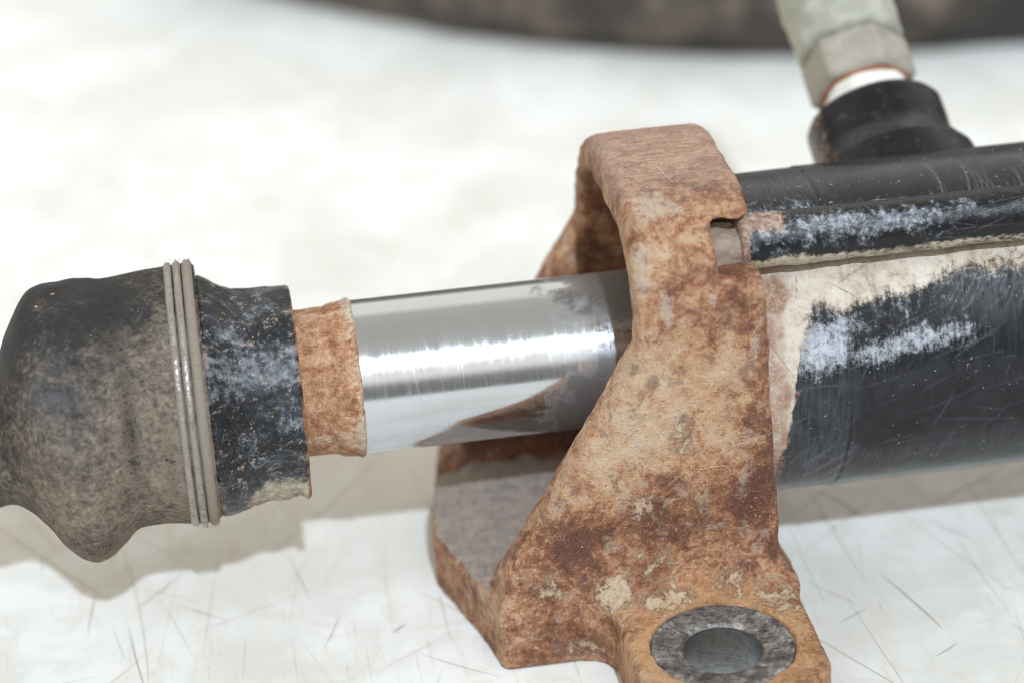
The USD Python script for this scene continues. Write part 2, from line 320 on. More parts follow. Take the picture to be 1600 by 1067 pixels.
def mat_paint(name, black, worn, wcol, rough=.3):
    g = Graph(name)
    n1 = g.noise(3, 8, .76, .4); n2 = g.noise(.8, 5, .75)
    mx = g.add(g.mul(n1, .6), g.mul(n2, .4))
    w = g.step(mx, .60 - worn * .2, .78 - worn * .2)
    rs = g.mul(g.step(g.add(g.attr("rust"), g.mul(g.math("subtract", mx, .5), 2.8)), .42, .85), g.step(g.attr("rust"), .05, .3))
    c = g.mix(g.mul(w, .5), black, wcol)
    c = g.mix(g.mul(rs, .85), c, g.ramp(n2, [(.3, (.10, .05, .035)), (.5, (.26, .13, .075)), (.7, (.42, .27, .18))]))
    return g.done(specular_ior_level=.25, base_color=c, roughness=g.add(rough, g.mul(g.add(w, rs), .3), clamp=True), normal=g.bump(g.add(n1, n2), .15, .5))
def mat_tube():
    g = Graph("muddy_black_tube")
    n1 = g.noise(3.6, 9, .78, .5); n2 = g.noise(1.0, 7, .78, .2); n3 = g.noise(.4, 3, .6)
    mx = g.add(g.mul(n1, .55), g.mul(n2, .45))
    c = g.mix(g.mul(g.mul(g.attr("scratch"), g.step(n2, .3, .65)), .5), BLACK, (.28, .29, .31))
    hz = g.step(g.add(g.attr("haze"), g.mul(g.math("subtract", g.add(g.mul(n1, .75), g.mul(n2, .25)), .5), 6.5)), .30, 1.30)
    c = g.mix(g.mul(hz, g.mul(g.step(g.attr("haze"), .03, .25), .85)), c, g.ramp(n2, [(.40, (.10, .115, .15)), (.52, (.27, .29, .33)), (.66, (.52, .51, .49))]))
    md = g.mul(g.step(g.add(g.attr("mud"), g.mul(g.math("subtract", mx, .5), 3.2)), .42, .85), g.step(g.attr("mud"), .05, .3))
    c = g.mix(g.mul(md, .9), c, g.ramp(g.add(g.mul(n2, .7), g.mul(n3, .3)), [(.38, (.25, .20, .14)), (.5, (.45, .40, .31)), (.62, (.58, .53, .44))]))
    rs = g.mul(g.step(g.add(g.attr("rust"), g.mul(g.math("subtract", mx, .5), 2.6)), .42, .85), g.step(g.attr("rust"), .05, .3))
    c = g.mix(rs, c, g.ramp(n2, [(.35, (.17, .085, .06)), (.5, (.30, .20, .155)), (.62, (.45, .37, .31)), (.7, (.38, .23, .12))]))
    return g.done(specular_ior_level=.3, base_color=c, roughness=g.add(g.step(n1, .3, .7, .22, .36), g.mul(g.add(md, g.add(hz, rs)), .33), clamp=True), normal=g.bump(g.add(g.mul(md, .8), g.add(g.mul(n2, .6), g.mul(hz, .2))), .22, .7))
def mat_table():
    g = Graph("scuffed_white_board")
    n1 = g.noise(45, 7, .62, .5); n2 = g.noise(9, 6, .65, .6); n3 = g.noise(1.2, 4, .6)
    st = g.noise(1.0, 5, .65, .3, g.vec(scale=(.22, .035, .1), rot=(0, 0, .25))); st2 = g.noise(1.0, 4, .6, .2, g.vec(scale=(.03, .16, .1), rot=(0, 0, .1), loc=(9, 5, 0)))
    c = g.mix(g.step(n1, .38, .64), (.715, .71, .69), (.60, .588, .55))
    c = g.mix(g.mul(g.step(n2, .48, .68), .5), c, (.58, .555, .50))
    c = g.mix(g.mul(g.step(st, .52, .70), .45), c, (.60, .54, .44))
    c = g.mix(g.mul(g.step(st2, .54, .72), .38), c, (.60, .56, .50))
    for i, (rot, th, col, amt) in enumerate(((.35, .665, (.42, .35, .26), .6), (-.5, .67, (.45, .38, .28), .55), (1.05, .68, (.40, .36, .32), .5), (.05, .67, (.5, .43, .33), .55))):
        s1 = g.noise(1.0, 2, .5, .0, g.vec(scale=(1.5, .028, .1), rot=(0, 0, rot), loc=(17 * i, 5 * i, 0)))
        c = g.mix(g.mul(g.mul(g.step(s1, th, th + .07), g.step(n2, .40, .62)), amt), c, col)
    spk = g.step(g.noise(1.6, 3, .6, 0., g.vec(loc=(3, 88, 0))), .73, .78)
    c = g.mix(g.mul(spk, .45), c, (.40, .33, .25))
    return g.done(base_color=c, roughness=g.step(n2, .3, .7, .6, .75), specular_ior_level=.10, normal=g.bump(g.add(g.mul(n3, .4), n2), .12, .35))
def plain(name, col, rough, met=0., amount=.25, size=1.0):
    g = Graph(name); n = g.noise(size, 4, .65)
    return g.done(base_color=g.mix(g.mul(n, amount), col, tuple(.35 * c for c in col)), roughness=rough, metallic=met, normal=g.bump(n, .08, .5))

# ------------------------------------------------------------------ the table
rng = np.random.default_rng(7)
tb = trimesh.creation.box((1500, 1300, 30)); tb.apply_translation((0, 270, -15))
table = obj("table", tb, mat_table(), smooth=False, kind="structure", label="white scuffed work table top under the cylinder", category="table")
def ribbon(x, y, ang, L, w, bend, z=.03):
    t = np.linspace(-.5, .5, 9); a = ang + bend * t
    px = x + np.cumsum(np.cos(a)) * L / 9; py = y + np.cumsum(np.sin(a)) * L / 9
    px += x - px.mean(); py += y - py.mean()
    ww = w * np.clip(np.cos(t * math.pi), .08, 1) ** .6 / 2
    V = np.concatenate([np.stack([px - np.sin(a) * ww, py + np.cos(a) * ww, np.full(9, z)], 1), np.stack([px + np.sin(a) * ww, py - np.cos(a) * ww, np.full(9, z)], 1)])
    k = np.arange(8); return V, quads(np.stack([k, k + 9, k + 10, k + 1], 1))
def ribbons(rows):
    V, F, n = [], [], 0
    for r in rows:
        v, f = ribbon(*r); V.append(v); F.append(f + n); n += len(v)
    return np.vstack(V), np.vstack(F)
def rand_rows(n, w, Lr, zs):
    out = []
    for i in range(n):
        y = rng.uniform(-75, 90) if rng.random() < .8 else rng.uniform(90, 200)
        out.append((rng.uniform(-175, 75), y, rng.choice([1.75, 1.35, 2.2, .7, 2.75, 1.6]) + rng.normal(0, .2), rng.uniform(*Lr), rng.uniform(*w), rng.normal(0, .07), zs + i * .0004))
    return out
obj("pale_scratches", ribbons(rand_rows(170, (.06, .35), (8, 70), .03)), plain("pale_scratch", (.58, .53, .445), .7), table, smooth=False, kind="stuff")
obj("brown_scratches", ribbons(rand_rows(70, (.04, .13), (6, 45), .10)), plain("brown_scratch", (.46, .395, .31), .7), table, smooth=False, kind="stuff")
own = [(-131.5, -14, 1.70, 26, .55), (-140, 4, 1.45, 17, .5), (-126, 9, .85, 16, .5), (-98, 8, 1.75, 20, .35), (-93, -13, 1.2, 13, .4), (20.5, -28, 1.85, 24, .6), (-1.0, -19, 1.62, 15, .4), (36, -5, 2.25, 12, .4), (8, -30, .5, 8, .55), (22, -45, .55, 7, .5), (17, 10, 2.05, 18, .6), (-118, -1, 2.5, 13, .35), (-70, -30, 2.5, 22, .25), (-136, -40, .6, 5, .8), (-80, -15, .7, 4, .8)]
obj("dark_scratches", ribbons([(a, b, c, d, w * .34, rng.normal(0, .15), .16 + i * .001) for i, (a, b, c, d, w) in enumerate(own)] + rand_rows(16, (.08, .25), (.8, 3), .2)), plain("dark_scratch", (.24, .20, .165), .7), table, smooth=False, kind="stuff")

# ------------------------------------------------------------------ the cylinder
cyl = thing("hydraulic_cylinder", "rusty bracketed black hydraulic cylinder with bare chrome rod and rubber boot on white table", "hydraulic cylinder")
RUST = mat_rust()

# bracket: a cast arch on a plate foot, with an ear for the mounting bolt
hstep = .62
lo = np.array([-74.0, -73.0, -2.0]); nn = np.ceil((np.array([-3.0, 41.0, 93.0]) - lo) / hstep).astype(int)
gx, gy, gz = [lo[i] + np.arange(nn[i]) * hstep for i in range(3)]
X2, Z2 = np.meshgrid(gx, gz, indexing="ij"); Y3, Z3 = np.meshgrid(gy, gz, indexing="ij"); X4, Y4 = np.meshgrid(gx, gy, indexing="ij")
prof = poly_sd(X2, Z2, [(-34.5, 110), (-34.5, 65), (-61.5, 18.5), (-61.5, -5), (-6.5, -5), (-7.5, 20), (-9, 45), (-10.2, 70), (-11, 80), (-11.5, 110)])
def rbox(y, z, y0, y1, z0, z1, r):
    qy, qz = np.abs(y - (y0 + y1) / 2) - (y1 - y0) / 2 + r, np.abs(z - (z0 + z1) / 2) - (z1 - z0) / 2 + r
    return np.hypot(np.maximum(qy, 0), np.maximum(qz, 0)) + np.minimum(np.maximum(qy, qz), 0) - r
yzf = rbox(Y3, Z3, -33, 33.5, -60, 89.6, 21); yzr = rbox(Y3, Z3, -33, 33.5, -60, 89.3, 27)
outer = np.where(Y3 < 0, yzf, yzr)
inner = rbox(Y3, Z3, -25, 25, 12.6, 80, 13)
f = smax(prof[:, None, :], np.maximum(outer, -inner)[None], 3.0)
foot = poly_sd(X4, Y4, [(-70.6, -2), (-61.2, -32.5), (-20, -33), (-10, -33), (-10, 33.5), (-61.5, 34), (-65.2, 33.5), (-69.8, 8)])
f = smin(f, smax(foot[:, :, None], np.abs(gz - 5.5)[None, None] - 7.3, 1.6), 3.5)
tabp = np.minimum(np.hypot(X4 + 23.6, Y4 + 51.5) - 17.2, np.maximum(rbox(X4, Y4, -40.8, -5.4, -68.5, -20, 9), -1e3))
f = smin(f, smax(tabp[:, :, None], np.abs(gz - 5.9)[None, None] - 7.1, 1.6), 7.5)
notch = np.maximum(np.maximum(-(gx[:, None, None] + 19.0), gy[None, :, None] + 13), np.maximum(76.8 - gz, gz - 85.2)[None, None])
f = smax(f, -notch, 1.6)
hole = np.hypot(X4 + 23.5, Y4 + 51.5)[:, :, None]
f = smax(f, -np.maximum(hole - 13.45, 11.4 - gz[None, None]), .5); f = smax(f, -(hole - 9.0 + 0 * gz[None, None]), .5)
PT = np.stack(np.meshgrid(gx, gy, gz, indexing="ij"), -1)
near = np.abs(f) < 3
dsp = np.zeros(f.shape); q = PT[near]
dsp[near] = (fbm(q / 9., 3, 3) - .5) * .7 + (fbm(q / 1.9, 3, 8) - .5) * .48
f = f + dsp
f = np.maximum(f, .15 - gz[None, None])
bv, bf = surface_net(f, lo, hstep)
x, y, z = bv.T
nb = fbm(bv / 6., 3, 21); no = trimesh.Trimesh(bv, bf, process=False).vertex_normals
def blob(c, s): return np.exp(-(((bv - np.array(c)) / np.array(s)) ** 2).sum(1))
att = {
    "dust": sstep(no[:, 2], .5, .85) * (np.abs(y) < 27) * (z < 20) * sstep(y + (nb - .5) * 8, 22, 17),  # real dust, cut off where the rod's shadow starts
    "cream": np.max([1.0 * blob(c, s) for c, s in [((-18, -36, 15.5), (5.5, 5, 5)), ((-9.5, -39.5, 13), (6, 5, 5)), ((-40, -34, 15), (6.5, 4, 4)), ((-53, -33, 16.5), (4.5, 3, 3.5)), ((-30, -37, 14), (7, 4, 3.5)), ((-33, -35, 19), (6, 4, 4)), ((-44, -34, 4), (14, 5, 4.0)), ((-34, -33, 33), (5, 3, 4)), ((-27, -33, 46), (3, 3, 5))]], 0) * .80,
    "dark": np.clip(blob((-22, -33, 30), (20, 4, 8)) * .75 + blob((-11, -33, 42), (5, 4, 20)) * .7 + blob((-48, -33, 24), (12, 4, 8)) * .65 + blob((-16, -29, 74), (9, 8, 9)) * .55 + blob((-20, 20, 30), (60, 18, 60)) * .30 + (z < 10) * (y > -34) * .15 + (z < 20) * (np.abs(y - 25) < 8) * .6 + blob((-14, -14, 86), (5, 7, 4)) * .6, 0, 1),  # dark rust patches; the rear foot is also darkened for the rod's shade
    "peach": np.clip(blob((-30, -33, 52), (14, 5, 15)) * .8 + blob((-42, -33, 40), (8, 5, 10)) * .6 + blob((-35, -30, 74), (6, 8, 12)) * .55, 0, 1),
    "orange": np.clip(sstep(hole[..., 0].min() * 0 + np.hypot(x + 23.5, y + 51.5), 23, 14.5) * (z > 7) * .75, 0, 1),
    "pink": np.clip(sstep(z, 80, 89) * sstep(y, -30, -8) * .85, 0, 1),
    "glaze": np.clip(blob((-28, -20, 88), (6, 6, 5)) * .8 + blob((-29, -33, 73), (1.6, 5, 5)) * .9 + blob((-20.5, -33, 74), (1, 5, 3.5)) * .8 + blob((-13, -33, 64), (1.3, 5, 4)) * .9 + blob((-32.5, -27, 78), (2.2, 8, 10)) * .8, 0, 1)}
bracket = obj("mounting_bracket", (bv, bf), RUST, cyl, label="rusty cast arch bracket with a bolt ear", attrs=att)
# worn steel face and bore of the ear's hole
def spin(prof_, c, n=96):
    a = np.linspace(0, 2 * math.pi, n, endpoint=False); P = np.asarray(prof_, float)
    V = np.stack([c[0] + P[:, 0, None] * np.cos(a), c[1] + P[:, 0, None] * np.sin(a), np.broadcast_to(P[:, 1, None], (len(P), n))], -1).reshape(-1, 3)
    return V, quads(grid_faces(len(P), n)[:, ::-1])
g = Graph("worn_steel_face")
n1 = g.noise(5.0, 9, .74, .6); n2 = g.noise(1.2, 6, .75); arc = g.noise(1., 4, .7, 0., g.vec(scale=(.5, 4., 1), rot=(0, 0, -.5)))
cc = g.ramp(g.mix(.4, n1, n2), [(.40, (.022, .021, .022)), (.48, (.085, .082, .082)), (.54, (.21, .20, .19)), (.62, (.48, .42, .35))])
cc = g.mix(g.mul(g.step(arc, .45, .65), .5), cc, (.22, .215, .215))
STEELF = g.done(base_color=cc, roughness=.5, metallic=.35, normal=g.bump(g.add(n1, g.mul(arc, .5)), .3, .7))
sv, sf = spin(resample([(13.45, 11.0), (13.3, 12.3), (12.9, 12.7), (12.0, 12.7), (8.4, 12.2), (7.7, 11.9), (7.4, 11.4)], .35), (-23.5, -51.5))
sv[:, 2] += (fbm(sv / 1.8, 3, 5) - .5) * .35
obj("hole_face", (sv, sf), STEELF, bracket, label="dark worn steel ring around the bolt hole")
g = Graph("bored_steel")
ln = g.noise(1., 4, .7, 0., g.vec(scale=(.05, .05, 3.))); n2 = g.noise(1.5, 5, .65)
BORE = g.done(base_color=g.mix(g.step(n2, .45, .7), (.42, .42, .42), (.28, .275, .27)), roughness=.33, metallic=1.0, normal=g.bump(ln, .12, .8))
obj("bolt_hole_bore", spin([(7.4, 11.45), (7.4, 7), (7.4, 4), (7.4, .3)], (-23.5, -51.5)), BORE, bracket, label="bare machined bore of the bolt hole")

# barrel
RB = 31.5
A = angles(440, 60, -75, 135)
px = resample([(-10.4, 16), (-10.4, 30.4), (-9.8, 31.2), (5.2, 31.3), (5.5, 31.15), (5.9, 31.2), (6.3, 31.5), (66, 31.5)], .25)
px = np.vstack([px, [(80, 31.5), (110, 31.5), (150, 31.5), (150, 1)]])
xs, rs = px.T; V = around(xs, rs, A)
th = A[None] - 28.0 + 0 * xs[:, None]; xm = xs + 8.8; xg = xm[:, None] + 0 * th
nz = fbm(V / 5., 4, 11); nz2 = fbm(V / 12., 3, 12)
bound = np.interp(xm, [-10, 0, 3.0, 5.5, 9, 15, 24, 35, 43, 52, 80], [-95, -70, -35, -4, 4, 7, 9, 14, 17, 16, 18])[:, None]
mud = sstep(th + (nz - .5) * 14, bound - 9, bound + 8) * sstep(th, 48, 38)
mud = np.maximum(mud, sstep(xg + (nz - .5) * 5, 3.2, .6) * sstep(th, 50, 38))
topmud = .62 * gauss(th - 33, 8) * sstep(xg, 16, 4) + gauss(th - 31, 4)
mud = np.clip(np.maximum(mud, topmud * .72), 0, 1)
scuff = .95 * gauss(th + 9 - (xg - 5) * .18, 10) * sstep(xg, 3, 6) * sstep(xg, 17, 13) + .8 * gauss(th + 9 - (xg - 26) * .17, 5.5) * sstep(xg, 14, 17) * sstep(xg, 46, 34)
scuff = np.clip(scuff + .35 * gauss(th - bound + 6, 6) * sstep(xg, 3, 8) + .62 * gauss(th - 44, 9) * sstep(xg, 30, 6), 0, 1)
haze = .38 * sstep(xg, 18, 13) * sstep(th, 5, -10) + .55 * gauss(xg - 46, 14) * gauss(th - 6, 10) + .16 * gauss(th + 10, 18) + .30 * gauss(th - 62, 14) * sstep(xg, 24, 6) + .3 * gauss(th + 56, 9)
rust = np.clip(.72 * sstep(xg, 4.4, 2.0) * sstep(th, 30, 0) + .42 * gauss(xg - 3, 4) * gauss(th - 20, 12) + .60 * np.max([gauss(np.hypot((xg - a), (th - b) * .5), s) for a, b, s in [(21, 24, 1.8), (43, 24, 2.6), (40, 19, 1.3), (12, 22, 1.5), (3, 12, 2.5), (4, -22, 2)]], 0), 0, 1)
rg = np.random.default_rng(3); shp = xg.shape
scr = np.zeros(shp); nf = 440
def st(*a, **k): return strokes((shp[0], nf), *a, **k)
S1 = np.maximum(st(120, rg, (40, 120), (.4, .75), (1.25, .12), (.9, .3), box=(.50, .85, .47, .59)), st(45, rg, (8, 40), (.4, .7), (.7, .6), .4, box=(.2, 1, .05, .45)) * .45)
S1 = np.maximum(S1, st(40, rg, (10, 45), (.4, .7), (.9, .5), .4, box=(.06, .24, .08, .45)) * .6)
S1 = np.maximum(S1, st(40, rg, (20, 80), (.35, .6), (.1, .2), .2, box=(.3, 1, .2, .55)) * .5)
S1 = np.maximum(S1, st(9, rg, (25, 60), (1.2, 2.2), (.95, .12), .2, box=(.08, .30, .10, .22)) * .9)
scr[:, :nf] = S1
cut = np.zeros(shp); cut[:, :nf] = st(14, rg, (15, 50), (.3, .45), (-.5, .7), .15, box=(.08, .4, .50, .60))
V = V - 0
rr = rs[:, None] + .35 * mud * (nz - .25) + .06 * (fbm(V / 1.5, 2, 4) - .5) * mud
V = around(xs, np.where(rs[:, None] > 31, rr, rs[:, None]), A)
obj("cylinder_barrel", (V.reshape(-1, 3), quads(grid_faces(len(xs), len(A))[:, ::-1])), mat_barrel(), cyl, label="black painted barrel with dried tan mud and scuffs", attrs=dict(mud=mud, scuff=scuff, haze=haze, rust=rust, scratch=scr, cut=cut))

# rod
A = angles(340, 60, -75, 135); px = resample([(-84.4, 12.6), (-84.2, 14.5), (-83.9, 14.9), (-5, 14.9)], .28); xs, rs = px.T
V = around(xs, rs, A); th = A[None] - 28. + 0 * xs[:, None]; xg = xs[:, None] + 0 * th; nz = fbm(V / 4., 4, 31); nz2 = fbm(V / np.array([3., 12., 12.]), 3, 32)
dirt = sstep(xg + (nz - .5) * 22 + np.where(th > 15, 4 * sstep(th, 15, 50), 0) + 8 * sstep(th, -5, -40), -50, -33)
dirt = np.clip(dirt * (1 - .75 * gauss(th - 8, 9)) + .22 * sstep(xg, -60, -38) * sstep(th, 0, -20), 0, 1)  # grime at the bracket, plus a painted darkening of the bracket's reflection below
hz = np.clip(.08 + .34 * gauss(th - 10, 20) + .30 * sstep(th, -2, -20) * sstep(xg, -50, -80) + .25 * (nz2 - .4) + .28 * gauss(th + 10, 14) + .3 * gauss(xg + 42, 12) * gauss(th + 20, 22), 0, 1)
rg = np.random.default_rng(5); scr = np.zeros(xg.shape)
S = np.maximum(strokes((len(xs), 340), 170, rg, (20, 110), (.4, .8), (1.62, .06), .05, box=(0, 1, .1, .72)), strokes((len(xs), 340), 40, rg, (8, 25), (.5, .9), (.7, .5), .5, box=(.02, .6, .45, .7)))
scr[:, :340] = S
obj("piston_rod", (V.reshape(-1, 3), quads(grid_faces(len(xs), len(A))[:, ::-1])), mat_chrome(), cyl, label="bare scratched chrome piston rod", attrs=dict(scratch=scr, dirt=dirt, haze=hz))

# rusty sleeve at the rod's end
A = angles(220, 50); px = resample([(-98, 14.0), (-88.6, 14.1), (-87.8, 14.55), (-84.8, 15.05), (-84.1, 15.4), (-83.5, 15.35), (-83.2, 14.85)], .3); xs, rs = px.T
V = around(xs, rs, A); nz = fbm(V / 3., 4, 41); rr = rs[:, None] + (nz - .5) * .7 + (fbm(V / 1., 2, 42) - .5) * .25
th = A[None] - 28. + 0 * xs[:, None]; xg = xs[:, None] + 0 * th
V = around(xs, rr, A)
obj("rod_end_sleeve", (V.reshape(-1, 3), quads(grid_faces(len(xs), len(A))[:, ::-1])), mat_sleeve(), cyl, label="orange rusted sleeve", attrs=dict(mud=np.clip(.55 * sstep(xg, -86, -84.2) + .6 * gauss(th + 50, 16) + .5 * gauss(th - 70, 25), 0, 1)))

# painted socket cup
A = angles(300, 60); px = resample([(-113.0, 12), (-112.9, 22.3), (-111.4, 22.7), (-110.4, 22.2), (-108, 20.7), (-105.6, 19.5), (-103, 19.15), (-95.2, 19.1), (-94.7, 18.95), (-94.5, 18.6), (-94.4, 10)], .28); xs, rs = px.T
V = around(xs, rs, A); th = A[None] - 28. + 0 * xs[:, None]; xg = xs[:, None] + 0 * th
clod = 1.0 * gauss(xg + 98.5, 4.2) * gauss(th + 88, 20) + 1.1 * gauss(xg + 95.0, 1.2) * gauss(th + 78, 9) + .8 * gauss(xg + 104, 4) * gauss(th + 84, 16)
under = sstep(th, -35, -75)                       # the lower side keeps more of the flare
rr = rs[:, None] + (fbm(V / 4., 3, 51) - .5) * .9 + clod * 2.3 * (.6 + .8 * (fbm(V / 1.6, 3, 55))) + under * 1.8 * gauss(xg + 108, 3.6)
V = around(xs, np.where(rs[:, None] > 18, rr, rs[:, None]), A)
at = dict(rust=np.clip(.75 * sstep(xg, -95.8, -94.6) + .7 * sstep(xg, -111.0, -112.0) + .45 * gauss(th + 80, 14), 0, 1), mud=np.clip(.75 * clod + .5 * gauss(th + 72, 12) * sstep(xg, -109, -104) + .5 * sstep(xg, -109.8, -111.3) * sstep(th, -10, -50), 0, 1), grey=np.clip(.55 * gauss(th - 12, 20) + .08, 0, 1), crack=sstep(th, -8, -24) * sstep(th, -75, -60))
obj("socket_cup", (V.reshape(-1, 3), quads(grid_faces(len(xs), len(A))[:, ::-1])), mat_cup(), cyl, label="black painted socket cup with rusty rims", attrs=at)

# rubber boot: rings (x, z, radius, tilt of the ring's upright x)
rings = np.array([(-111.9, 49.5, 24.0, -.002), (-113.3, 49.6, 24.55, -.002), (-115.9, 49.3, 24.6, .0), (-121.5, 49.7, 24.1, .022), (-126.4, 49.3, 23.8, .022), (-130.2, 47.7, 25.1, .012), (-132.8, 46.8, 26.5, .012), (-135.5, 46.3, 27.1, .011), (-138.2, 46.7, 26.5, .01), (-140.9, 47.8, 25.2, .010), (-144.4, 49.5, 21.7, .0), (-147.8, 48.4, 17.4, -.01), (-151.8, 45.2, 13.4, .01), (-158.4, 42.8, 12.6, .035), (-166.1, 41.9, 12.8, .06), (-176, 41.0, 13.0, .07), (-196, 39.2, 13.0, .07)])
from scipy.interpolate import PchipInterpolator
s = np.arange(len(rings)); ss = np.linspace(0, len(rings) - 1, 330); R_ = PchipInterpolator(s, rings)(ss)
A = angles(300, 70, -95, 120); al = np.radians(A - 28.)
T = np.stack([R_[:, 3], np.full(len(R_), .471), np.full(len(R_), .882)], 1); T /= np.linalg.norm(T, axis=1)[:, None]
ax = np.array([1., 0, 0]) - T * T[:, :1]; ax /= np.linalg.norm(ax, axis=1)[:, None]; Fr = np.cross(T, ax)
Fr *= np.sign(-Fr[:, 1])[:, None]
Cn = np.stack([R_[:, 0], np.zeros(len(R_)), R_[:, 1]], 1)
base = Cn[:, None] + R_[:, 2][:, None, None] * (np.cos(al)[None, :, None] * Fr[:, None] + np.sin(al)[None, :, None] * T[:, None])
nz = fbm(base / 9., 3, 61)
rr = R_[:, 2][:, None] + (nz - .5) * 1.3 + (fbm(base / 1.5, 2, 62) - .5) * .12
V = Cn[:, None] + rr[:, :, None] * (np.cos(al)[None, :, None] * Fr[:, None] + np.sin(al)[None, :, None] * T[:, None])
th = np.degrees(al)[None] + 0 * rr; xg = V[..., 0]
at = dict(dust=np.clip(.46 + .25 * sstep(th, 25, -30) - .42 * sstep(th, 15, 60) - .22 * sstep(xg, -141, -147) + .25 * gauss(xg + 117, 5) - .25 * gauss(xg + 137, 7) * gauss(th - 25, 40), 0, 1),
          black=np.clip(.75 * gauss(xg + 138, 3.2) * gauss(th - 66, 10) + .78 * gauss(xg + 126.5, 1.8) * gauss(th + 14, 34) + .75 * gauss(xg + 128, 4) * gauss(th - 48, 22) + .5 * gauss(xg + 120, 1.5) * gauss(th + 30, 26) + .6 * gauss(xg + 147, 3) * gauss(th - 60, 40) + .6 * gauss(xg + 133, 2) * gauss(th + 62, 10), 0, 1),
          grey=np.clip(.7 * gauss(xg + 139, 5) * gauss(th - 8, 18), 0, 1), tan=np.clip(.62 * gauss(xg + 138.2, .9) * gauss(th - 64, 2.5) + .52 * gauss(xg + 141, 1.6) * gauss(th - 56, 4), 0, 1))
nA = len(A); V2 = V.reshape(-1, 3)
boot = obj("rubber_boot", (V2, quads(grid_faces(len(R_), nA))), mat_boot(), cyl, label="bulging dusty black rubber boot", attrs=at)
CL = mat_metal("dull_clamp_steel", (.36, .335, .31), .30, .95, .20, (.21, .18, .145), 4.0)
CLD = mat_metal("muddy_clamp_lip", (.20, .18, .16), .5, .3, .8, (.22, .185, .15), 3.0)
for k, (xc, rc, w, mt) in enumerate(((-116.9, 24.6, .78, CL), (-115.2, 24.7, .76, CL), (-113.3, 24.5, 1.0, CLD))):
    a = np.radians(np.linspace(0, 360, 160, endpoint=False)); P = np.stack([np.full(160, xc), -rc * np.cos(a), 49.5 + rc * np.sin(a)], 1)
    b = np.linspace(0, 2 * math.pi, 14, endpoint=False); rad = np.stack([np.zeros(160), -np.cos(a), np.sin(a)], 1)
    P = P + rad * (fbm(P / 7., 2, 70 + k)[:, None] - .5) * .5
    VV = P[:, None] + w * (np.cos(b)[None, :, None] * rad[:, None] * .95 + np.sin(b)[None, :, None] * np.array([1., 0, 0]))
    i = np.arange(160); ii = (i + 1) % 160; j = np.arange(14); jj = (j + 1) % 14
    F = np.stack([i[:, None] * 14 + j, ii[:, None] * 14 + j, ii[:, None] * 14 + jj, i[:, None] * 14 + jj], -1).reshape(-1, 4)
    obj("clamp_ring", (VV.reshape(-1, 3), quads(F)), mt, boot, label=("wide muddy lip beside the clamp wires" if k == 2 else None))
g_ = []
for k in range(26):                                  # grit and lint stuck along the clamp
    a = math.radians([112, 112, 108, 115, -60, -62, -58, 100][k % 8] + rng.normal(0, 3)); c = np.array([-115 + rng.normal(0, 1.6), -25.6 * math.cos(a), 49.5 + 25.6 * math.sin(a)])
    sph = trimesh.creation.icosphere(1, rng.uniform(.06, .18)); sph.vertices *= rng.uniform(.6, 1.5, (len(sph.vertices), 3)); sph.apply_translation(c); g_.append(sph)
obj("grit", trimesh.util.concatenate(g_), plain("dry_grit", (.52, .44, .34), .9), boot, kind="stuff")

# oil tube along the barrel
ta = math.radians(55.3); ty, tz, tr = -36.6 * math.cos(ta), H + 36.6 * math.sin(ta), 5.0
A = angles(150, 40, -75, 140); px = resample([(-13.4, 1), (-13.4, 3.6), (-13.1, 4.5), (-12.3, 5.0), (62, 5.0)], .25); px = np.vstack([px, [(100, 5.), (150, 5.), (150, .2)]]); xs, rs = px.T
V = around(xs, rs, A, ty, tz); th = A[None] - 28. + 0 * xs[:, None]; xg = xs[:, None] + 0 * th; nz = fbm(V / 3., 3, 81)
md = np.clip(.75 * sstep(th + 8 * (nz - .5), -38, -58) + .5 * gauss(xg + 4, 8) * sstep(th, -15, -45), 0, 1)
rr = rs[:, None] + (nz - .5) * .35 + md * .35 * (nz - .2)
V = around(xs, np.where(rs[:, None] > 4.6, rr, rs[:, None]), A, ty, tz)
scr = np.zeros(xg.shape); scr[:, :150] = strokes((len(xs), 150), 60, np.random.default_rng(9), (15, 70), (.4, .8), (.15, .3), .2, box=(.4, 1, .1, .6))
obj("oil_tube", (V.reshape(-1, 3), quads(grid_faces(len(xs), len(A))[:, ::-1])), mat_tube(), cyl, label="thin muddy oil tube along the barrel", attrs=dict(mud=md, haze=np.clip(.62 * sstep(xg, 34, 22) * gauss(th - 8, 40) + .3 * gauss(th - 20, 26), 0, 1), rust=np.clip(.95 * sstep(xg, -11.2, -12.8) + .8 * sstep(xg, -3, -8) * sstep(th, -5, 30) + .3 * gauss(xg + 5, 3) * sstep(th, -20, 0), 0, 1), scratch=scr))
# mud seam between tube and barrel
mb = trimesh.creation.icosphere(5, 1.0); mv = mb.vertices.copy(); mv = np.sign(mv) * np.abs(mv) ** .6 * np.array([5.5, 5.0, 4.6]); mv = mv * (1 + (fbm(mv / 2.5, 4, 83)[:, None] - .5) * .35) + np.array([-16.4, ty + 1.2, tz - 1.9])
obj("notch_mud", (mv, mb.faces), plain("packed_mud", (.40, .31, .24), .9, 0., .9, 1.2), cyl, label="packed dry mud in the bracket notch")

